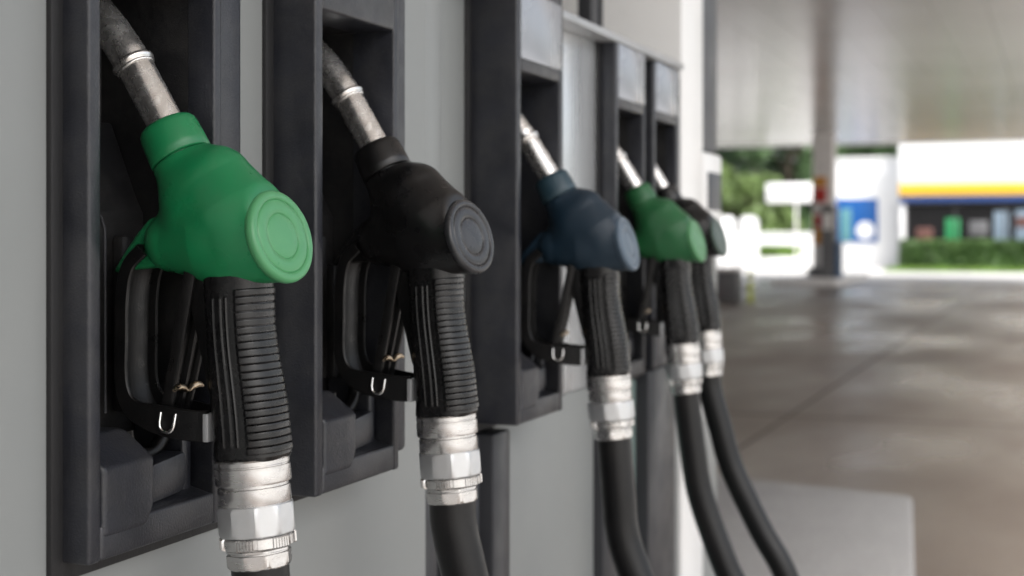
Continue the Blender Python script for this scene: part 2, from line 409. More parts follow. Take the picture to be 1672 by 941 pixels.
# holster units: (X of front face, Y of near edge, nozzle y, nozzle protrusion)
UNITS = [(-0.683, 0.883, 0.117, 0.0984), (-0.661, 1.192, 0.118, 0.111), (-0.665, 1.737, 0.130, 0.1134),
         (-0.703, 2.302, 0.130, 0.110), (-0.710, 2.566, 0.118, 0.098)]
NOZ = []
proto = make_nozzle()
skins = [('green', 'green_cap', 'green', 'vivid green fuel nozzle nearest to the camera, in the first holster'),
         ('black', 'black_cap', 'black', 'black fuel nozzle with charcoal end cap, between the vivid green and the blue nozzles'),
         ('blue', 'blue_cap', 'teal_collar', 'dark blue fuel nozzle with slate blue end cap in the third holster'),
         ('green2', 'green2_cap', 'green2', 'smaller looking leaf green fuel nozzle just behind the dark blue nozzle'),
         ('black', 'dkgreen_cap', 'black', 'farthest fuel nozzle, black with grey green cap, mostly behind the leaf green nozzle')]
for i, (fx, fy, ny, pr) in enumerate(UNITS):
    t = proto if i == 0 else copy_tree(proto)
    t.location = (fx + pr, fy + ny, EYE + (0, 0, -0.010, -0.008, -0.002)[i]); t.rotation_euler = (0, 0, R((0, -3, 7, 5, 4)[i]))
    a, b, c, lab = skins[i]
    for ch in t.children:
        k = ch.name.split('.')[0]
        if k in ('cover', 'rear_fin'): set_mat(ch, M[a])
        if k == 'end_cap': set_mat(ch, M[b])
        if k == 'collar': set_mat(ch, M[c])
    tag(t, lab, 'fuel nozzle', 'fuel nozzles hanging in their holsters')
    NOZ.append(t)

# hoses: from the swivel down, out and back to the cabinet foot
hose_lab = ['black hose hanging straight down below the nearest vivid green nozzle', 'black hose below the black nozzle with the charcoal cap',
            'thick black hose curving away below the dark blue nozzle', 'black hose sweeping outward below the leaf green nozzle',
            'farthest and thinnest looking black hose, below the last black nozzle']
# per hose: (dz below eye, dx out, dy) offsets from its start
hose_path = [[(0.10, 0.004, 0.0), (0.30, 0.05, 0.01), (0.55, 0.10, 0.0)],
             [(0.08, 0.010, 0.004), (0.17, 0.026, 0.01), (0.38, 0.075, 0.01), (0.55, 0.09, 0.0)],
             [(0.06, -0.001, 0.0), (0.12, 0.006, 0.0), (0.20, 0.036, 0.0), (0.34, 0.09, 0.0), (0.52, 0.13, 0.0)],
             [(0.08, 0.004, 0.0), (0.16, 0.018, 0.0), (0.27, 0.058, 0.0), (0.36, 0.098, 0.0), (0.54, 0.15, 0.0)],
             [(0.08, 0.014, 0.0), (0.16, 0.038, 0.0), (0.27, 0.092, 0.0), (0.36, 0.142, 0.0), (0.54, 0.20, 0.0)]]
for i, t in enumerate(NOZ):
    st = Vector(t.location) + mmv(HTOP + HAX * (152 + 84)); d = HAX
    P = [st, st + d * 0.03]
    for dz, dx, dy in hose_path[i]: P.append(Vector((st.x + dx + 0.008, st.y + dy, st.z - 0.02 - dz)))
    e = P[-1]
    P += [Vector((e.x - 0.01, e.y + 0.06, 0.265)), Vector((e.x - 0.06, e.y + 0.12, 0.235)), Vector((-0.66, e.y + 0.17, 0.36)), Vector((-0.745, e.y + 0.18, 0.42))]
    bm = bmesh.new(); tube(bm, spline(P, 10), 0.0234, 40)
    bmesh.ops.translate(bm, verts=bm.verts, vec=-st)
    o = build('fuel_hose', bm, M['hose'], None, 60); o.location = st
    tag(o, hose_lab[i], 'hose', 'hoses of the fuel nozzles')

# ------------------------------------------------------------------ dispensers
W, ZB, ZT = 0.182, -0.249, 0.34
OY0, OY1, OZ0, OZ1 = 0.015, 0.170, -0.2215, 0.217
def make_holster(parent, fx, fy, xpanel, first):
    p = xpanel - fx                                        # negative: depth back to the panel
    h = empty('nozzle_holster', (fx, fy, EYE)); h.parent = parent
    # bezel: four bars with bevelled rims plus the shoulders of the box
    bm = bmesh.new()
    def bar(y0, y1, z0, z1): box(bm, p, 0, y0, y1, z0, z1, 0.0030, 3)
    bar(0, OY0, ZB, ZT); bar(OY1, W, ZB, ZT)
    bar(OY0 + .0003, OY1 - .0003, ZB + .0006, OZ0); bar(OY0 + .0003, OY1 - .0003, OZ1, ZT - .0006)
    bm_lip = bmesh.new()
    build('bezel', bm, M['holster'], h, 40); bm_lip.free()
    # inner splay of the lower lip
    bm = bmesh.new(); prism(bm, [(-0.004, OZ0 - .001), (-0.075, OZ0 + 0.018), (-0.075, OZ0 - 0.002)], OY0 + .0006, OY1 - .0006, 'y')
    build('lip', bm, M['holster'], h, 40)
    # step flange and gasket behind
    bm = bmesh.new(); box(bm, p, -0.016 if p < -0.03 else p * 0.4, W + 0.0005, W + 0.052, ZB + 0.012, ZT - .004, 0.006, 3); build('side_flange', bm, M['holster'], h, 40)
    bm = bmesh.new()
    box(bm, p - 0.003, p + 0.005, -0.013, OY0 - .001, ZB - 0.014, ZT + 0.001, 0.002); box(bm, p - 0.003, p + 0.005, OY1 + .001, W + 0.066, ZB - 0.014, ZT + 0.001, 0.002)
    box(bm, p - 0.0028, p + 0.0048, OY0 - .003, OY1 + .003, ZB - 0.0138, OZ0 - .006, 0.001); box(bm, p - 0.0028, p + 0.0048, OY0 - .003, OY1 + .003, OZ1 + .006, ZT + 0.0008, 0.001)
    build('gasket', bm, M['gasket'], h, 40)
    # recess: five walls, deep at the top, shallower lining below
    dpt = -0.118
    bm = bmesh.new()
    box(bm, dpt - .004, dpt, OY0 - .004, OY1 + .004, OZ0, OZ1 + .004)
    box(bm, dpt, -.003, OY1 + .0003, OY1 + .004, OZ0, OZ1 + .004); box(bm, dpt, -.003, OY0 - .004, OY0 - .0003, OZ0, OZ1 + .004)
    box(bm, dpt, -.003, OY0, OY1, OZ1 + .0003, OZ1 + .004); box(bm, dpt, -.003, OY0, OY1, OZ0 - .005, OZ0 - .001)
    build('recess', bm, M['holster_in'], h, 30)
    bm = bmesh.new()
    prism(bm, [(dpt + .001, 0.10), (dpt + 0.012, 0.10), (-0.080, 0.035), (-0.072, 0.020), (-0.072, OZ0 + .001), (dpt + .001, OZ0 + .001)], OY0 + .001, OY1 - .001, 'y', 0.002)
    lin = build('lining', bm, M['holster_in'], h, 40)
    # embossed outline on the lining
    def ybez(): pass
    path = [Vector((-0.0715, OY0 + .004, 0.024)), Vector((-0.0715, 0.098, 0.020)), Vector((-0.0715, 0.108, 0.016)), Vector((-0.0715, 0.113, 0.006)), Vector((-0.0715, 0.114, -0.06)), Vector((-0.0715, 0.114, -0.15))]
    bm = bmesh.new(); tube(bm, path, 0.0014, 8, ref=Vector((1, 0, 0))); build('raised_line', bm, M['holster'], lin, 60)
    # guide rail, foot block, small block and fork
    bm = bmesh.new(); box(bm, -0.073, -0.048, OY0 + .002, OY0 + 0.022, -0.152, -0.052, 0.003); build('guide_rail', bm, M['holster'], h, 40)
    def foot(x, y, z):
        def bx(cx, cy, cz, hx, hy, hz, r):
            qx, qy, qz = abs(x - cx) - hx + r, abs(y - cy) - hy + r, abs(z - cz) - hz + r
            return np.sqrt(np.maximum(qx, 0) ** 2 + np.maximum(qy, 0) ** 2 + np.maximum(qz, 0) ** 2) + np.minimum(np.maximum(qx, np.maximum(qy, qz)), 0) - r
        d = bx(-36, 49, -194, 37, 33, 38, 4)
        d = smax(d, (z + 165) * 0.80 + (x + 22) * 0.60 - 3, 2)
        d = smax(d, (y - 71) * 0.8 - (z + 225) * 0.6 - 4, 4)
        return d
    if first is None:
        f = net_object('foot_block', foot, (-80, 10, -245), (8, 96, -140), 2.5, M['holster'], h)
    else:
        f = first[0].copy(); C.objects.link(f); f.parent = h
    bm = bmesh.new()
    prism(bm, [(0.098, -0.188), (0.146, -0.183), (0.148, -0.208), (0.140, -0.217), (0.094, -0.2205)], -0.056, -0.012, 'x', 0.0035)
    build('rest_block', bm, M['holster'], h, 40)
    bm = bmesh.new(); box(bm, -0.071, -0.020, 0.152, 0.166, -0.2205, -0.150, 0.004); build('side_cheek', bm, M['holster'], h, 40)
    bm = bmesh.new(); box(bm, -0.071, -0.060, 0.122, 0.134, -0.150, 0.000, 0.003); box(bm, -0.071, -0.056, 0.140, 0.152, -0.150, -0.030, 0.003); build('back_rib', bm, M['holster_in'], h, 40)
    bm = bmesh.new()
    arc = [Vector((-0.036, 0.121 - 0.027 * math.cos(a), -0.160 - 0.024 * math.sin(a))) for a in [math.pi * k / 14 for k in range(15)]]
    tube(bm, arc, 0.0065, 14, ref=Vector((1, 0, 0))); build('cradle', bm, M['guard'], h, 60)
    # cover plate above the recess
    bm = bmesh.new(); box(bm, -0.004, 0.003, 0.010, W - 0.012, 0.262 if parent.name == 'fuel_dispenser' else 0.2335, ZT - 0.014, 0.0025); c = build('cover_plate', bm, M['cover'], h, 40)
    c['label'] = 'pale blue grey plate above the recess'
    return f

A = empty('fuel_dispenser', (-1.0, 0.7, 0.15)); B = empty('fuel_dispenser', (-1.0, 2.2, 0.15))
tag(A, 'nearest grey fuel dispenser cabinet holding the vivid green and black nozzles', 'fuel dispenser', 'fuel dispensers on the pump island')
tag(B, 'second fuel dispenser cabinet behind, holding the blue, leaf green and farthest black nozzles', 'fuel dispenser', 'fuel dispensers on the pump island')
def pbox(name, par, m, x0, x1, y0, y1, z0, z1, bev=0.003, lab=None):
    bm = bmesh.new(); l = par.matrix_world.translation if False else Vector(par.location)
    box(bm, x0 - l.x, x1 - l.x, y0 - l.y, y1 - l.y, z0 - l.z, z1 - l.z, bev)
    o = build(name, bm, m, par, 40)
    if lab: o['label'] = lab
    return o
XA, XB = -0.712, -0.735
IS = 0.15
zt = EYE + ZT
def reparent_offset(h, par): h.location = Vector(h.location) - Vector(par.location)
first = None
for i, (fx, fy, ny, pr) in enumerate(UNITS):
    par, xp = (A, XA) if i < 2 else (B, XB)
    f = make_holster(par, fx, fy, xp, first)
    if first is None: first = [f]
for par in (A, B):
    for h in par.children:
        if h.name.startswith('nozzle_holster'): reparent_offset(h, par)
# cabinet A
pbox('cabinet', A, M['panel'], -1.25, -0.835, -0.35, 1.60, IS, zt - .002)
zl = EYE + ZB - 0.002
pbox('plinth', A, M['dark_metal'], -0.830, -0.735, -0.34, 1.548, IS, IS + .098)
edges = [(-0.35, UNITS[0][1] + 0.006), (UNITS[0][1] + W - 0.006, UNITS[1][1] + 0.006), (UNITS[1][1] + W - .006, 1.60)]
bm = bmesh.new(); la = Vector(A.location)
cuts = [-0.35, UNITS[0][1] + 0.006, UNITS[0][1] + W - 0.006, UNITS[1][1] + 0.006, UNITS[1][1] + W - .006, 1.552]
for k, (a, b) in enumerate(zip(cuts, cuts[1:])):
    box(bm, -0.830 - la.x, XA - la.x, a - la.y, b - la.y, IS + .10 - la.z, (zt if k % 2 == 0 else zl + .003) - la.z)
bmesh.ops.remove_doubles(bm, verts=bm.verts, dist=1e-5)
build('front_panel', bm, M['panel'], A, 30)
pbox('end_panel', A, M['panel'], -0.830, XA, 1.5525, 1.60, EYE - 0.26, zt, 0.001)
pbox('corner_post', A, M['dark_metal'], -0.820, XA - 0.004, 1.556, 1.600, IS, EYE - 0.262, 0.004)
# cabinet B
pbox('cabinet', B, M['panel'], -1.25, -0.858, 1.604, 2.86, IS, zt - .002)
for a, b, m in [(1.604, UNITS[2][1] + .006, 'panel'), (UNITS[2][1] + W - .006, UNITS[3][1] + .006, 'steel_panel'), (UNITS[3][1] + W - .006, UNITS[4][1] + .006, 'dark_metal'), (UNITS[4][1] + W - .006, 2.86, 'panel')]:
    pbox('front_panel', B, M[m], -0.853, XB, a, b, zl + .0005, zt - .013, 0.003, 'brushed steel panel between two holsters' if m == 'steel_panel' else None)
pbox('top_trim', B, M['trim'], -0.853, XB + 0.036, 1.604, 2.75, zt - .0125, zt, 0.002)
pbox('lower_panel', B, M['panel'], -0.853, XB, 1.83, 2.28, IS + .10, zl)
pbox('side_channel', B, M['dark_metal'], -0.853, XB + 0.022, 1.604, 1.70, IS, EYE - 0.266, 0.004)
pbox('side_channel', B, M['grey_clad'], -0.853, XB + 0.008, 1.703, 1.76, IS, EYE - 0.266, 0.004)
pbox('side_channel', B, M['dark_metal'], -0.853, XB + 0.026, 1.763, 1.827, IS, EYE - 0.266, 0.004)
pbox('pilaster', B, M['dark_metal'], -0.853, XB + 0.016, 2.283, 2.38, IS, zl - .001, 0.004)
pbox('glass_panel', B, M['glass_green'], -0.853, XB - 0.004, 2.383, 2.545, IS + .10, zl - .001, 0.002, 'pale green glass strip between dark pilasters')
pbox('pilaster', B, M['dark_metal'], -0.853, XB + 0.020, 2.548, 2.745, IS, zl - .001, 0.004)
pbox('lower_panel', B, M['panel'], -0.853, XB - .002, 2.748, 2.86, IS + .10, zl)
pbox('plinth', B, M['dark_metal'], -0.853, -0.76, 1.832, 2.27, IS, IS + .098)
for y in (2.79, 2.925):
    pass
pbox('upright', B, M['dark_metal'], -0.93, -0.90, 2.775, 2.815, zt - .004, 2.6, 0.003)
pbox('upright', B, M['grey_clad'], -0.935, -0.905, 2.818, 2.842, zt - .004, 2.6, 0.003)
pbox('upright', B, M['dark_metal'], -0.93, -0.90, 2.845, 2.858, zt - .004, 2.6, 0.003)

# ------------------------------------------------------------------ column behind the pumps and the grey pillar
col = empty('canopy_column', (-1.02, 3.13, IS)); tag(col, 'wide white clad canopy column standing right behind the dispensers', 'column', 'canopy columns')
pbox('cladding', col, M['white'], -1.26, -0.775, 3.03, 3.228, IS, 3.8, 0.006)
pbox('skirt', col, M['grey_clad'], -1.265, -0.770, 3.025, 3.2275, IS, IS + 0.09, 0.004)
pil = empty('service_pillar', (-0.95, 3.33, IS)); tag(pil, 'slim glossy grey service pillar with pale lower boxes beside the white column', 'pillar')
pbox('shaft', pil, M['grey_clad'], -1.15, -0.785, 3.234, 3.42, EYE + 0.20, 3.8, 0.01)
pbox('terminal', pil, M['white'], -1.12, -0.775, 3.240, 3.425, EYE + 0.02, EYE + 0.197, 0.012)
pbox('screen', pil, M['grey_clad'], -0.776, -0.771, 3.27, 3.40, EYE + 0.06, EYE + 0.15, 0.002)
pbox('base_cabinet', pil, M['panel'], -1.15, -0.785, 3.236, 3.42, IS, EYE + 0.017, 0.01)

# ------------------------------------------------------------------ ground, island, canopy
def concrete(name, col, col2, rough, wet=0.0, scale=0.35):
    m = bpy.data.materials.new(name); m.use_nodes = True; nt = m.node_tree; N = nt.nodes; L = nt.links; b = N['Principled BSDF']
    tc = N.new('ShaderNodeTexCoord')
    mp = N.new('ShaderNodeMapping'); mp.inputs['Scale'].default_value = (1, 0.45, 1); L.new(tc.outputs['Object'], mp.inputs['Vector'])
    a = N.new('ShaderNodeTexNoise'); a.inputs['Scale'].default_value = scale; a.inputs['Detail'].default_value = 9; a.inputs['Roughness'].default_value = 0.62
    L.new(mp.outputs['Vector'], a.inputs['Vector'])
    c = N.new('ShaderNodeValToRGB'); c.color_ramp.elements[0].position = 0.36; c.color_ramp.elements[1].position = 0.66
    c.color_ramp.elements[0].color = (*col, 1); c.color_ramp.elements[1].color = (*col2, 1); L.new(a.outputs['Fac'], c.inputs['Fac'])
    f = N.new('ShaderNodeTexNoise'); f.inputs['Scale'].default_value = 60; f.inputs['Detail'].default_value = 5; L.new(tc.outputs['Object'], f.inputs['Vector'])
    mx = N.new('ShaderNodeMix'); mx.data_type = 'RGBA'; mx.blend_type = 'MULTIPLY'; mx.inputs['Factor'].default_value = 0.5
    rr = N.new('ShaderNodeMapRange'); rr.inputs['From Min'].default_value = 0.3; rr.inputs['From Max'].default_value = 0.7; rr.inputs['To Min'].default_value = 0.6; rr.inputs['To Max'].default_value = 1.2
    L.new(f.outputs['Fac'], rr.inputs['Value'])
    L.new(c.outputs['Color'], mx.inputs['A']); L.new(rr.outputs['Result'], mx.inputs['B']); L.new(mx.outputs['Result'], b.inputs['Base Color'])
    g = N.new('ShaderNodeTexNoise'); g.inputs['Scale'].default_value = scale * 1.7; g.inputs['Detail'].default_value = 7; L.new(mp.outputs['Vector'], g.inputs['Vector'])
    r = N.new('ShaderNodeMapRange'); r.inputs['From Min'].default_value = 0.35; r.inputs['From Max'].default_value = 0.65
    r.inputs['To Min'].default_value = rough - wet; r.inputs['To Max'].default_value = min(1, rough + 0.1); L.new(g.outputs['Fac'], r.inputs['Value']); L.new(r.outputs['Result'], b.inputs['Roughness'])
    bp = N.new('ShaderNodeBump'); bp.inputs['Strength'].default_value = 0.3; bp.inputs['Distance'].default_value = 0.002; L.new(f.outputs['Fac'], bp.inputs['Height']); L.new(bp.outputs['Normal'], b.inputs['Normal'])
    return m
M['forecourt'] = concrete('stained forecourt concrete', (0.112, 0.087, 0.070), (0.225, 0.188, 0.158), 0.38, 0.18)
M['road'] = concrete('pale concrete road', (0.50, 0.49, 0.47), (0.62, 0.61, 0.59), 0.7)
M['island'] = concrete('pale island concrete', (0.26, 0.257, 0.256), (0.335, 0.33, 0.328), 0.6, 0.1, 1.5)
M['unseen_asphalt'] = concrete('dark asphalt', (0.045, 0.045, 0.046), (0.065, 0.064, 0.063), 0.75)
M['joint'] = mat('joint sealant', (0.075, 0.062, 0.052), 0.6)
def sheet(name, x0, x1, y0, y1, z, m):
    bm = bmesh.new(); bm.faces.new([bm.verts.new(p) for p in ((x0, y0, z), (x1, y0, z), (x1, y1, z), (x0, y1, z))])
    o = build(name, bm, m, None, None); o['kind'] = 'structure'; return o
sheet('ground', -600, 600, -300, 900, -0.004, M['road'])
sheet('unseen_asphalt', -300, 300, -300, -12, -0.002, M['unseen_asphalt'])  # unseen dark ground added behind the camera to cut bounced light
sheet('forecourt', -16, 2.0, -80, 38, 0.0, M['forecourt'])  # unseen reach behind the camera and right edge set to steer bounced light
bm = bmesh.new()
for x in (-1.70, -5.2, -8.7): box(bm, x - 0.012, x + 0.012, -80, 38, -0.01, 0.003)
for y in (9.5, 15.5, 21.5, 27.5, 33.5): box(bm, -16, 1.6, y - 0.008, y + 0.008, -0.01, 0.0025)
o = build('joint_lines', bm, M['joint']); o['kind'] = 'structure'
bm = bmesh.new(); prism(bm, [(-1.6, -1.5), (0.14, -1.5), (-0.42, 4.5), (-0.565, 5.94), (-1.6, 6.2)], 0.001, IS, 'z', 0.02)
o = build('pump_island', bm, M['island']); o['kind'] = 'structure'

def soffit_mat():
    m = bpy.data.materials.new('glossy soffit panels'); m.use_nodes = True; nt = m.node_tree; N = nt.nodes; L = nt.links; b = N['Principled BSDF']
    tc = N.new('ShaderNodeTexCoord')
    n = N.new('ShaderNodeTexNoise'); n.inputs['Scale'].default_value = 0.25; n.inputs['Detail'].default_value = 4; L.new(tc.outputs['Object'], n.inputs['Vector'])
    c = N.new('ShaderNodeValToRGB'); c.color_ramp.elements[0].color = (0.50, 0.465, 0.44, 1); c.color_ramp.elements[1].color = (0.60, 0.565, 0.54, 1); c.color_ramp.elements[0].position = .35; c.color_ramp.elements[1].position = .65
    L.new(n.outputs['Fac'], c.inputs['Fac']); L.new(c.outputs['Color'], b.inputs['Base Color'])
    b.inputs['Metallic'].default_value = 0.2; b.inputs['Roughness'].default_value = 0.22
    return m
M['soffit'] = soffit_mat()
cn = empty('canopy', (-5, 22, 3.8)); tag(cn, 'broad flat station canopy with glossy pale soffit overhead', 'canopy')  # unseen reach behind the camera and right edge shaped to block light
bm = bmesh.new(); x = -14.0
while x < 1.6:                                            # long soffit trays with fine shadow gaps
    box(bm, x + 0.002 + 5, x + 0.598 + 5, -16.0 - 22, 41 - 22, 0.0, 0.04, 0.003, 1); x += 0.6
build('soffit', bm, M['soffit'], cn, 30)
pbox('roof_slab', cn, M['white'], -14, 1.8, -16.0, 41, 3.845, 4.2)
pbox('fascia', cn, M['white'], -14.05, 1.85, 41.003, 41.10, 3.76, 4.25, 0.01)

# ------------------------------------------------------------------ background
M['bwhite'] = mat('white facade', (0.80, 0.80, 0.80), 0.5, var=0.03, vscale=0.6)
M['byellow'] = mat('yellow band', (0.80, 0.47, 0.03), 0.45, var=0.03)
M['bnavy'] = mat('navy band', (0.02, 0.06, 0.22), 0.45)
M['bblue'] = mat('blue panel', (0.003, 0.085, 0.31), 0.4, var=0.04)
M['teal'] = mat('pale teal poster', (0.09, 0.24, 0.27), 0.4)
M['dwin'] = mat('dark window glass', (0.012, 0.012, 0.013), 0.12, spec=0.4)
M['frame'] = mat('dark window frame', (0.03, 0.03, 0.03), 0.4)
M['red'] = mat('red sign paint', (0.50, 0.03, 0.025), 0.4)
M['orange'] = mat('amber sign paint', (0.65, 0.28, 0.03), 0.4)
M['gpost'] = mat('green poster', (0.025, 0.24, 0.085), 0.4)
M['ppost'] = mat('pinkish poster', (0.12, 0.055, 0.045), 0.4)
M['bpost'] = mat('pale blue poster', (0.19, 0.25, 0.31), 0.4)
M['cgrey'] = mat('column grey paint', (0.80, 0.775, 0.755), 0.45)
M['dgrey'] = mat('dark grey casing', (0.13, 0.13, 0.135), 0.4)
M['dblue'] = mat('dark blue casing', (0.03, 0.08, 0.17), 0.4)
M['yellow'] = mat('yellow green paint', (0.50, 0.55, 0.10), 0.5)
M['wall'] = M['bwhite']
M['bark'] = mat('bark', (0.08, 0.06, 0.045), 0.8)
def leafmat(name, c):
    m = mat(name, c, 0.55, var=0.45, vscale=1.2)
    b = m.node_tree.nodes['Principled BSDF']
    b.inputs['Transmission Weight'].default_value = 0.0
    return m
M['leafd'] = leafmat('dark foliage', (0.055, 0.105, 0.045))
M['leafm'] = leafmat('mid foliage', (0.080, 0.145, 0.055))
M['leafl'] = leafmat('light foliage', (0.13, 0.195, 0.06))
M['hedge'] = leafmat('hedge foliage', (0.055, 0.115, 0.024))
M['grass'] = leafmat('lawn grass', (0.15, 0.26, 0.045))

# shop with fascia bands, windows and posters
sh = empty('shop_building', (0, 55, 0)); tag(sh, 'white station shop with yellow and navy bands above dark windows', 'shop')
pbox('wall', sh, M['bwhite'], -5.68, 10, 55.4, 63, 2.4, 5.0)
pbox('wall', sh, M['bwhite'], -5.68, -5.50, 55.02, 55.398, 0, 2.40)
pbox('back_wall', sh, M['frame'], -5.68, 10, 58, 63, 0, 2.398)
pbox('fascia', sh, M['bwhite'], -5.72, 10.04, 54.9, 55.397, 3.12, 5.02)
pbox('yellow_band', sh, M['byellow'], -5.71, 10.03, 54.88, 55.396, 2.69, 3.118)
pbox('navy_band', sh, M['bnavy'], -5.705, 10.02, 54.9, 55.395, 2.46, 2.688)
xs = [-5.48, -3.75, -2.02, -0.30, 1.42, 3.15, 4.88, 6.6, 8.3, 10]
for a, b in zip(xs, xs[1:]):
    w = pbox('window', sh, M['frame'], a, a + 0.07, 55.05, 55.15, 0.0, 2.398, 0.005)
    bm = bmesh.new(); box(bm, a + .072, b - .002, 55.09 - 55, 55.10 - 55, 0.05, 2.39); build('pane', bm, M['dwin'], w, 30)
for a, b, z0, z1, m, lab in [(-4.05, -3.55, 0.75, 1.85, 'gpost', 'green poster on the shop window'), (-2.35, -1.85, 0.7, 2.1, 'bpost', 'pale blue poster on the window'), (-1.6, -1.05, 0.6, 2.15, 'bpost', 'tall pale poster near the window edge'), (-1.58, -1.07, 1.5, 1.9, 'ppost', 'pinkish strip on the poster'), (-3.2, -2.55, 1.2, 1.75, 'dgrey', 'grey poster on the window'), (-5.1, -4.5, 1.0, 1.5, 'ppost', 'pinkish poster on the window')]:
    yy = 55.075 if m != 'ppost' else 55.068
    pbox('poster', sh, M[m], a, b, yy - .006, yy, z0, z1, 0.001, lab)
an = empty('shop_annex', (-7, 57, 0)); tag(an, 'low white annex left of the shop with a blue panel on its wall', 'building')
pbox('wall', an, M['bwhite'], -8.35, -5.70, 56, 62, 0, 4.10)
pbox('roof_edge', an, M['bwhite'], -8.42, -5.73, 55.93, 62, 4.102, 4.22)
pbox('blue_panel', an, M['bblue'], -8.18, -6.62, 55.94, 55.998, 0.95, 2.62)
pbox('poster', an, M['teal'], -8.02, -7.60, 55.925, 55.939, 1.0, 2.25)
bm = bmesh.new(); lathe(bm, (-7.07 + 7, 55.938 - 57, 1.40), (0, -1, 0), [(0.34, 0), (0.34, 0.012), (0.30, 0.016)], 40)
build('round_emblem', bm, M['bwhite'], an, 30)

# leafy things
def leaves(n, clumps, size, seed):
    r = random.Random(seed); V = []; F = []
    tot = sum(c[3] * c[4] * c[5] for c in clumps)
    for cx, cy, cz, rx, ry, rz in clumps:
        for _ in range(int(n * rx * ry * rz / tot)):
            while True:
                a, b, c = r.uniform(-1, 1), r.uniform(-1, 1), r.uniform(-1, 1); q = a * a + b * b + c * c
                if 0.25 < q < 1: break
            p = Vector((cx + a * rx, cy + b * ry, cz + c * rz))
            d = Vector((r.gauss(0, 1), r.gauss(0, 1), r.gauss(0, .6))).normalized(); s_, u_ = frame_from(d, Vector((0, 0, 1)))
            k = size * r.uniform(.6, 1.4); i0 = len(V)
            V += [p - s_ * k * .5, p + u_ * k * .35 , p + s_ * k * .5, p - u_ * k * .35]; F.append((i0, i0 + 1, i0 + 2, i0 + 3))
    return V, F
def tree(x, y, h, rad, m, seed, lab):
    r = random.Random(seed)
    t = empty('broadleaf_tree', (x, y, 0)); tag(t, lab, 'tree', 'trees behind the station')
    bm = bmesh.new()
    tube(bm, spline([(0, 0, 0), (r.uniform(-.1, .1), 0, h * .25), (r.uniform(-.3, .3), 0.1, h * .5), (0, 0, h * .85)], 5), lambda u: 0.22 * (1 - .85 * u), 10)
    for k in range(7):
        a = r.uniform(0, 6.28); z0 = h * r.uniform(.25, .6)
        tube(bm, spline([(0, 0, z0), (math.cos(a) * rad * .4, math.sin(a) * rad * .4, z0 + h * .12), (math.cos(a) * rad * .8, math.sin(a) * rad * .8, z0 + h * .22)], 4), lambda u: 0.09 * (1 - .8 * u), 7)
    build('trunk', bm, M['bark'], t, 60)
    cl = []
    for k in range(26):
        a = r.uniform(0, 6.28); z = r.uniform(.12, .95); q = rad * math.sqrt(r.random()) * (1.05 - .55 * abs(z - .45))
        s_ = rad * r.uniform(.25, .42); cl.append((math.cos(a) * q, math.sin(a) * q, z * h, s_, s_, s_ * .8))
    V, F = leaves(9000, cl, 0.30, seed)
    me = bpy.data.meshes.new('crown'); me.from_pydata(V, [], F); me.update(); link('crown', me, m, t)
for a in [(-20.5, 80, 10.5, 3.6, M['leafd'], 1, 'dark broad tree at the far left edge of the tree row'),
          (-17.2, 84, 11.5, 3.8, M['leafd'], 2, 'tallest dark tree behind the white sign board'),
          (-14.4, 80, 10.0, 3.3, M['leafm'], 3, 'mid green tree left of the distant column'),
          (-17.6, 72, 4.6, 2.3, M['leafl'], 4, 'small light green tree low in front of the dark trees'),
          (-14.3, 70, 4.0, 2.2, M['leafl'], 5, 'small pale bushy tree under the white sign board'),
          (-11.5, 86, 10.5, 3.6, M['leafd'], 6, 'dark tree behind the distant column'),
          (-9.0, 82, 9.0, 3.4, M['leafm'], 7, 'tree whose crown shows over the annex roof'),
          (-23.5, 86, 11.0, 3.8, M['leafm'], 8, 'mid green tree hidden mostly by the grey service pillar')]:
    tree(*a)
def hedge(name, x0, x1, y0, y1, z0, z1, m, n, seed, lab, cat):
    r = random.Random(seed); V = []; F = []
    for _ in range(n):
        f = r.random(); p = Vector((r.uniform(x0, x1), r.uniform(y0, y1), r.uniform(z0, z1)))
        if f < .4: p.z = z1 + r.uniform(-.1, .04)
        elif f < .85: p.y = y0 + r.uniform(-.04, .1)
        d = Vector((r.gauss(0, 1), r.gauss(0, 1) - .4, r.gauss(0, 1) + .5)).normalized(); s_, u_ = frame_from(d, Vector((0, 1, .1)))
        k = 0.13 * r.uniform(.6, 1.3); i0 = len(V); V += [p - s_ * k * .5, p + u_ * k * .35, p + s_ * k * .5, p - u_ * k * .35]; F.append((i0, i0 + 1, i0 + 2, i0 + 3))
    o0 = Vector(((x0 + x1) / 2, (y0 + y1) / 2, 0)); V = [v - o0 for v in V]
    me = bpy.data.meshes.new(name); me.from_pydata(V, [], F); me.update(); o = link(name, me, m); o.location = o0
    bm = bmesh.new(); box(bm, x0 + .08 - o0.x, x1 - .08 - o0.x, y0 + .08 - o0.y, y1 - .08 - o0.y, 0.0, z1 - .08); build('stems', bm, M['leafd'], o, 30)
    tag(o, lab, cat); return o
hedge('hedge', -5.45, 9, 52.2, 53.4, 0.1, 1.0, M['hedge'], 16000, 3, 'long clipped green hedge in front of the shop windows', 'hedge')
sheet('lawn', -5.6, 12, 48.8, 52.1, 0.012, M['grass'])
r_ = random.Random(5); V = []; F = []
for _ in range(14000):
    p = Vector((r_.uniform(-5.6, 12), r_.uniform(48.8, 52.1), .012)); a = r_.uniform(0, 3.14); w = Vector((math.cos(a), math.sin(a), 0)) * .02; i0 = len(V)
    V += [p - w, p + w, p + Vector((r_.uniform(-.04, .04), r_.uniform(-.04, .04), r_.uniform(.06, .14)))]; F.append((i0, i0 + 1, i0 + 2))
me = bpy.data.meshes.new('grass'); me.from_pydata(V, [], F); me.update(); tag(link('grass', me, M['grass']), 'short bright green grass strip before the hedge', 'grass', None, 'stuff')

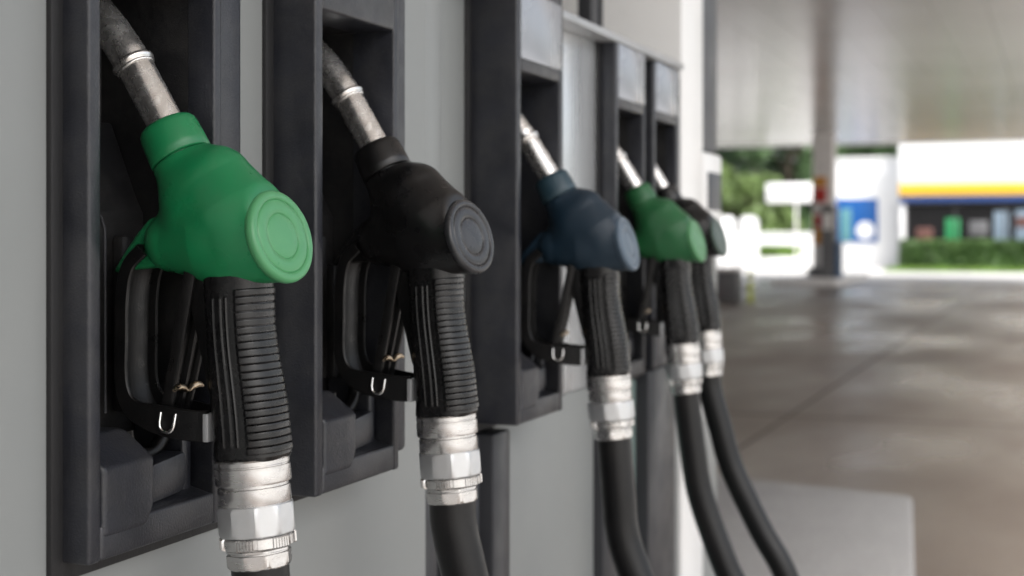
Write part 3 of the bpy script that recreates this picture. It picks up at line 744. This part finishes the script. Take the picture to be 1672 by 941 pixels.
# distant column with pump, island, sign panels
isl = bmesh.new(); box(isl, -6.5, -4.95, 33.8, 40.0, 0.001, 0.16, 0.03); o = build('far_island', isl, M['cgrey']); o['kind'] = 'structure'
dc = empty('canopy_column', (-5.64, 36.5, 0.16)); tag(dc, 'distant grey canopy column carrying red and amber sign panels', 'column', 'canopy columns')
pbox('base', dc, M['dgrey'], -6.02, -5.26, 36.2, 36.9, 0.16, 0.40, 0.04)
pbox('shaft', dc, M['cgrey'], -5.90, -5.38, 36.3, 36.8, 0.402, 3.8, 0.02)
zz = [2.70, 2.42, 2.02, 1.76, 1.40, 0.95]
for k, (m, lab) in enumerate([('orange', 'amber sign panel'), ('red', 'red sign panel'), ('cgrey', 'grey sign panel'), ('red', 'lower red sign panel'), ('orange', 'lower amber sign panel')]):
    pbox('sign_panel', dc, M[m], -5.86, -5.55, 36.26, 36.298, zz[k + 1] + .02, zz[k] - .02, 0.005, lab)
fp = empty('fuel_dispenser', (-5.3, 35.4, 0.16)); tag(fp, 'distant dark grey fuel dispenser with blue side beside the sign column', 'fuel dispenser')
pbox('cabinet', fp, M['dgrey'], -5.52, -5.20, 35.2, 35.9, 0.162, 1.95, 0.03)
pbox('side_panel', fp, M['dblue'], -5.197, -5.08, 35.25, 35.85, 0.16, 1.05, 0.02)
pbox('display', fp, M['cgrey'], -5.47, -5.25, 35.17, 35.198, 1.35, 1.75, 0.005)
# white sign board, raised bed, white cabinets, low wall
sb = empty('sign_board', (-8.9, 50, 0)); tag(sb, 'blank white sign board on a post before the trees', 'sign')
pbox('board', sb, M['bwhite'], -9.75, -8.15, 49.96, 50.06, 2.35, 3.05, 0.05)
pbox('post', sb, M['cgrey'], -8.72, -8.66, 49.98, 50.05, 0, 2.348)
for x, lab in ((-11.30, 'left one of two white rounded cabinets by the far trees'), (-10.45, 'right one of two white rounded cabinets by the far trees')):
    bm = bmesh.new(); prism(bm, [(-.30, 0), (.30, 0), (.30, 1.72), (.22, 1.86), (.1, 1.9), (-.1, 1.9), (-.22, 1.86), (-.30, 1.72)], -0.25, .25, 'y', .02)
    o = build('utility_cabinet', bm, M['bwhite']); o.location = (x, 50.5, 0); 
    bm = bmesh.new(); box(bm, -.24, .24, -.262, -.2515, .2, 1.6, .005); build('door', bm, M['bwhite'], o, 30)
    tag(o, lab, 'cabinet', 'white cabinets by the trees')
bw = empty('garden_wall', (-9.5, 54, 0)); tag(bw, 'low white wall with coping running below the far trees', 'wall')
pbox('wall', bw, M['bwhite'], -16.0, -8.5, 54.2, 54.45, 0, 1.25); pbox('coping', bw, M['bwhite'], -16.05, -8.45, 54.15, 54.5, 1.252, 1.33, .01)
hb = hedge('shrub_bed', -10.6, -8.9, 51.6, 52.6, 0.3, 0.78, M['grass'], 5000, 9, 'low bright green shrub bed before the white wall', 'shrub bed')
pl = bmesh.new(); box(pl, -10.7, -8.8, 51.4, 51.55, 0, 0.42, .01); o = build('planter_edge', pl, M['bwhite']); tag(o, 'white planter edge in front of the bright green shrubs', 'planter')
# things beside the far island end
lb = empty('litter_bin', (-5.65, 25.5, 0)); tag(lb, 'low grey litter bin on the forecourt beyond the pumps', 'bin')
pbox('bin_body', lb, M['dgrey'], -5.88, -5.46, 25.4, 25.8, 0, 0.56, .03); pbox('lid', lb, M['cgrey'], -5.90, -5.44, 25.38, 25.82, 0.562, 0.62, .02)
def bollard(x, y, m, lab):
    bm = bmesh.new(); lathe(bm, (0, 0, 0), (0, 0, 1), [(.07, 0), (.07, .02), (.055, .03), (.055, .5), (.045, .54), (.02, .56)], 24)
    o = build('bollard', bm, m); o.location = (x, y, 0)
    bm = bmesh.new(); lathe(bm, (0, 0, .38), (0, 0, 1), [(.0565, 0), (.0565, .07)], 24); build('band', bm, M['bwhite'], o, 40)
    tag(o, lab, 'bollard', 'bollards by the bin')
bollard(-5.95, 25.2, M['red'], 'short red bollard left of the grey bin'); bollard(-5.28, 25.6, M['yellow'], 'short yellow green bollard right of the grey bin')

# ------------------------------------------------------------------ light, camera
SUN_EL, SUN_AZ = R(50), R(126)              # azimuth measured from +Y towards +X
w = bpy.data.worlds.new('World'); sc.world = w; w.use_nodes = True
nt = w.node_tree; bg = nt.nodes['Background']; sky = nt.nodes.new('ShaderNodeTexSky')
sky.sky_type = 'NISHITA'; sky.sun_disc = False; sky.sun_elevation = SUN_EL; sky.sun_rotation = SUN_AZ
sky.air_density = 1.0; sky.dust_density = 4.0; sky.ozone_density = 0.6
hs = nt.nodes.new('ShaderNodeHueSaturation'); hs.inputs['Saturation'].default_value = 0.42; hs.inputs['Value'].default_value = 2.0
nt.links.new(sky.outputs['Color'], hs.inputs['Color']); nt.links.new(hs.outputs['Color'], bg.inputs['Color'])
bg.inputs['Strength'].default_value = 0.15
sl = bpy.data.lights.new('Sun', 'SUN'); sl.energy = 5.0; sl.angle = R(18); sl.color = (1, 0.97, 0.93)
so = bpy.data.objects.new('Sun', sl); C.objects.link(so)
sd = Vector((math.cos(SUN_EL) * math.sin(SUN_AZ), math.cos(SUN_EL) * math.cos(SUN_AZ), math.sin(SUN_EL)))
so.rotation_euler = sd.to_track_quat('Z', 'Y').to_euler(); so.location = sd * 60

cd = bpy.data.cameras.new('Camera'); cam = bpy.data.objects.new('Camera', cd); C.objects.link(cam); sc.camera = cam
cam.location = (0, 0, EYE); cam.rotation_euler = (R(90), 0, R(21.16))
cd.sensor_width = 36; cd.lens = 50.0; cd.shift_y = -0.0511; cd.clip_start = 0.02; cd.clip_end = 2000
cd.dof.use_dof = True; cd.dof.focus_distance = 1.21; cd.dof.aperture_fstop = 5.4
sc.view_settings.view_transform = 'Standard'; sc.view_settings.look = 'None'; sc.view_settings.exposure = 0
sc.render.engine = 'CYCLES'; sc.cycles.use_denoising = True; sc.cycles.max_bounces = 10; sc.cycles.diffuse_bounces = 6
